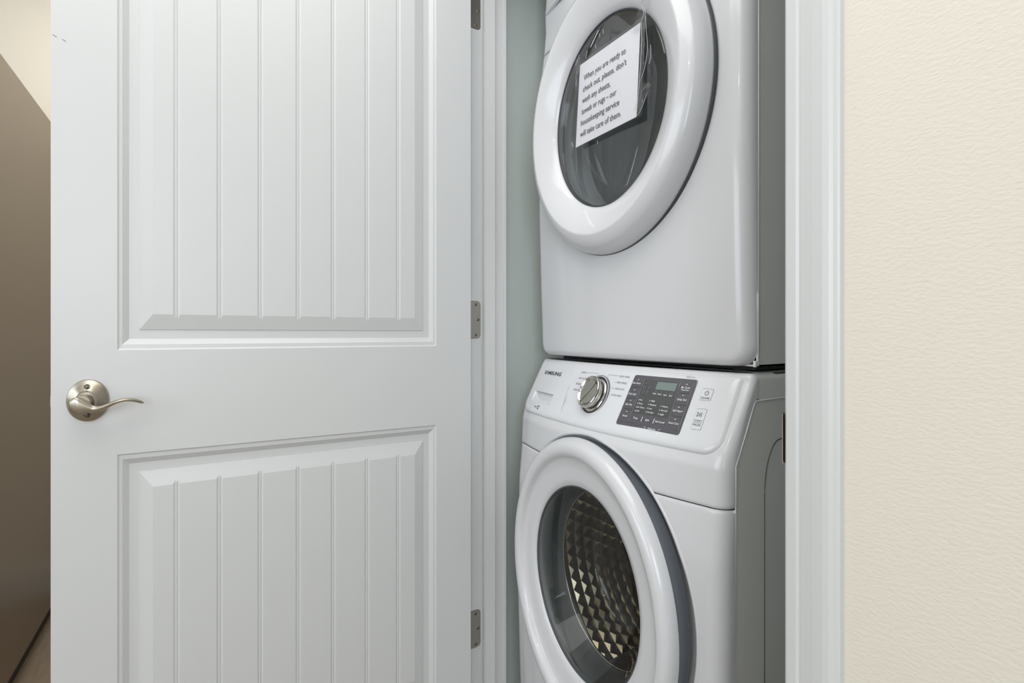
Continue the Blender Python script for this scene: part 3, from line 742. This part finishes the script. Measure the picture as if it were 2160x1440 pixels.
# dryer control panel, above the frame
V,F=slab(cu0,cu1,'c'); b_=[(x,.211,z) for x,y,z in V]
V=[(x,y+.0605,z+.9885) for x,y,z in V]; mk('control_panel',V,F,M['enamel2'],dy,smooth=True)
sh=body_shell(dy,zd0+.0005,zd1,.2115)
V,F=boxes([((UL+.07,.225,zd0-.006),(URT-.012,.79,zd0))]); mk('underside',V,F,M['dark'],dy)
V,F=bevbox((URT-.005,.2050,zd0-.0002),(URT-.0003,.2110,zd0+.010),.001,1); mk('corner_clip',V,F,M['side'],dy)
V,F=tube([(URT+.0010,.2112,zd0+.002),(URT+.0010,.2112,zd1)],.0012,8); mk('panel_edge',V,F,M['enamel2'],dy,smooth=True)
for x,y in ((UL+.05,.25),(URT-.05,.25),(UL+.05,.74),(URT-.05,.74)):
    V,F=lathe2((x,y,CZ-.0628),(0,0,1),[(.018,0),(.018,.005),(.018,.0092)],16); mk('foot',V,F,M['dark'],dy)
# dryer door
dd=mk('door',*lathe(*DC,DRu,DRz,[(.655,.1600),(.660,.1530),(.670,.1475),(.70,.1415),(.76,.1325),(.82,.1250),(.860,.1205),(.868,.1200),(.876,.1205),(.915,.1250),(.945,.1300),(.955,.1330),(.980,.1430),(.994,.1520),(1.0,.1600),(1.0,.1650),(.985,.1668)]),M['enamel'],dy,smooth=True)
mk('door_shadow_gap',*lathe(*DC,DRu,DRz,[(.985,.164),(1.004,.1670),(1.010,.1700),(.98,.1900)]),M['seal'],dd,smooth=True)
mk('glass_seal',*lathe(*DC,DRu,DRz,[(.664,.1530),(.658,.1515),(.650,.1522),(.646,.160)]),M['ink'],dd,smooth=True)
mk('door_glass',*lathe(*DC,DRu,DRz,[(.655,.1535),(.62,.1510),(.5,.1485),(.35,.1468),(.15,.1455),(.001,.1453)]),M['dglass'],dd,smooth=True)
mk('inner_glass',*lathe(*DC,DRu,DRz,[(.645,.158),(.60,.175),(.56,.20),(.52,.222),(.46,.232),(.001,.236)]),M['wglass'],dd,smooth=True)
mk('drum',*lathe(*DC,DRu,DRz,[(.93,.180),(.66,.19),(.66,.245),(.97,.25),(1.0,.27),(1.0,.50),(.95,.53),(.001,.53)]),M['drum2'],dy,smooth=True,ang=40)
# ================================================================= notice taped to the dryer window
SP=dict(TL=(.2425,.1425,.5695),TR=(.4175,.1385,.5655),BR=(.4135,.1325,.3940),BL=(.2360,.1360,.3955))
def sh_pt(a,b,off=0):  # a 0..1 left-right, b 0..1 top-bottom
    L=[SP[k] for k in('TL','TR','BR','BL')]
    p=[(L[0][i]*(1-a)+L[1][i]*a)*(1-b)+(L[3][i]*(1-a)+L[2][i]*a)*b for i in range(3)]
    return (p[0],p[1]-off-.0016*math.sin(math.pi*a)*math.sin(math.pi*b),CZ+p[2])
ns=empty('notice_sign',(.33,.138,CZ+.394),label='printed notice in a clear sleeve taped to the dryer door window',cat='sign')
V,F=grid([[sh_pt(a,b) for a in frange(0,1,10)] for b in frange(0,1,10)]); V2,F2=grid([[sh_pt(a,b,-.0004) for a in frange(0,1,10)] for b in frange(0,1,10)])
pp=mk('paper',*merge((V,F),(V2,F2)),M['paper'],ns,smooth=True)
V,F=grid([[sh_pt(a,b,.0022) for a in frange(-.055,1.075,12)] for b in frange(-.03,1.02,10)]); mk('clear_sleeve',V,F,M['sleeve'],ns,smooth=True)
LN=['When you are ready to',"check out, please, don't",'wash any sheets,','towels or rugs \u2013 our','housekeeping service','will take care of them.']
PW,PH=.177,.173; VF=[]
WID=[.705,.730,.495,.600,.655,.690]
for i,s in enumerate(LN):
    P_,F_=textmesh(s,WID[i]*PW,.0170,.004,'L',space=1.0)
    mk('text_line',[sh_pt(.098-.003*i+x/PW,.232+.1345*i-y/PH,.0010) for x,y in P_],F_,M['ink'],pp)
random.seed(4)
# wrinkled clear tape strips on three corners
def tape(a0,b0,a1,b1,w,name='tape',k=14):
    rows=[]
    dx,dy_=a1-a0,b1-b0; l=math.hypot(dx,dy_); nx,ny=-dy_/l*w,dx/l*w
    for i in range(k+1):
        s=i/k; r=[]
        for q in (-1,-.5,0,.5,1):
            o=.0026+.0016*random.random()
            r.append(sh_pt(a0+dx*s+nx*q,b0+dy_*s+ny*q,o))
        rows.append(r)
    V,F=grid(rows); mk(name,V,F,M['sleeve'],ns,smooth=False)
tape(.98,.10,1.10,-.22,.085); tape(1.02,.95,1.16,.72,.06); tape(-.02,.10,-.03,-.10,.05); tape(-.03,.9,-.05,1.03,.04); tape(1.06,.05,1.07,1.0,.03,k=26)
# bright creases in the film
def crease(pts,w=.00035):
    P=catmull([(a,b) for a,b in pts],5); rows=[[Vector(sh_pt(a,b,.0035)) for a,b in P]]
    rows.append([p+Vector((w,-.0008,w*.4)) for p in rows[0]]); rows.append([p+Vector((2*w,0,0)) for p in rows[0]])
    return grid(rows)
CR=[[(1.03,.02),(1.05,.25),(1.04,.6),(1.02,.98)],[(1.07,-.12),(1.10,.10),(1.13,.35),(1.10,.55),(1.04,.66)],[(1.03,-.16),(1.06,-.05),(1.02,.02)],[(1.17,.33),(1.18,.45),(1.16,.52)],[(1.03,.78),(1.10,.76),(1.17,.72)],[(1.0,1.02),(1.08,.96),(1.15,.82)],[(.36,-.20),(.37,-.15)],[(.42,-.22),(.43,-.16)],[(.30,-.10),(.31,-.05)],[(.13,-.02),(.15,-.10)],[(-.06,-.02),(.0,-.12)],[(-.06,.92),(-.03,.98)],[(1.01,-.18),(1.12,-.24),(1.14,-.14)],[(.42,1.10),(.42,1.06)]]
mk('film_crease',*merge(*[crease(c) for c in CR]),M['film'],ns,kind='stuff')
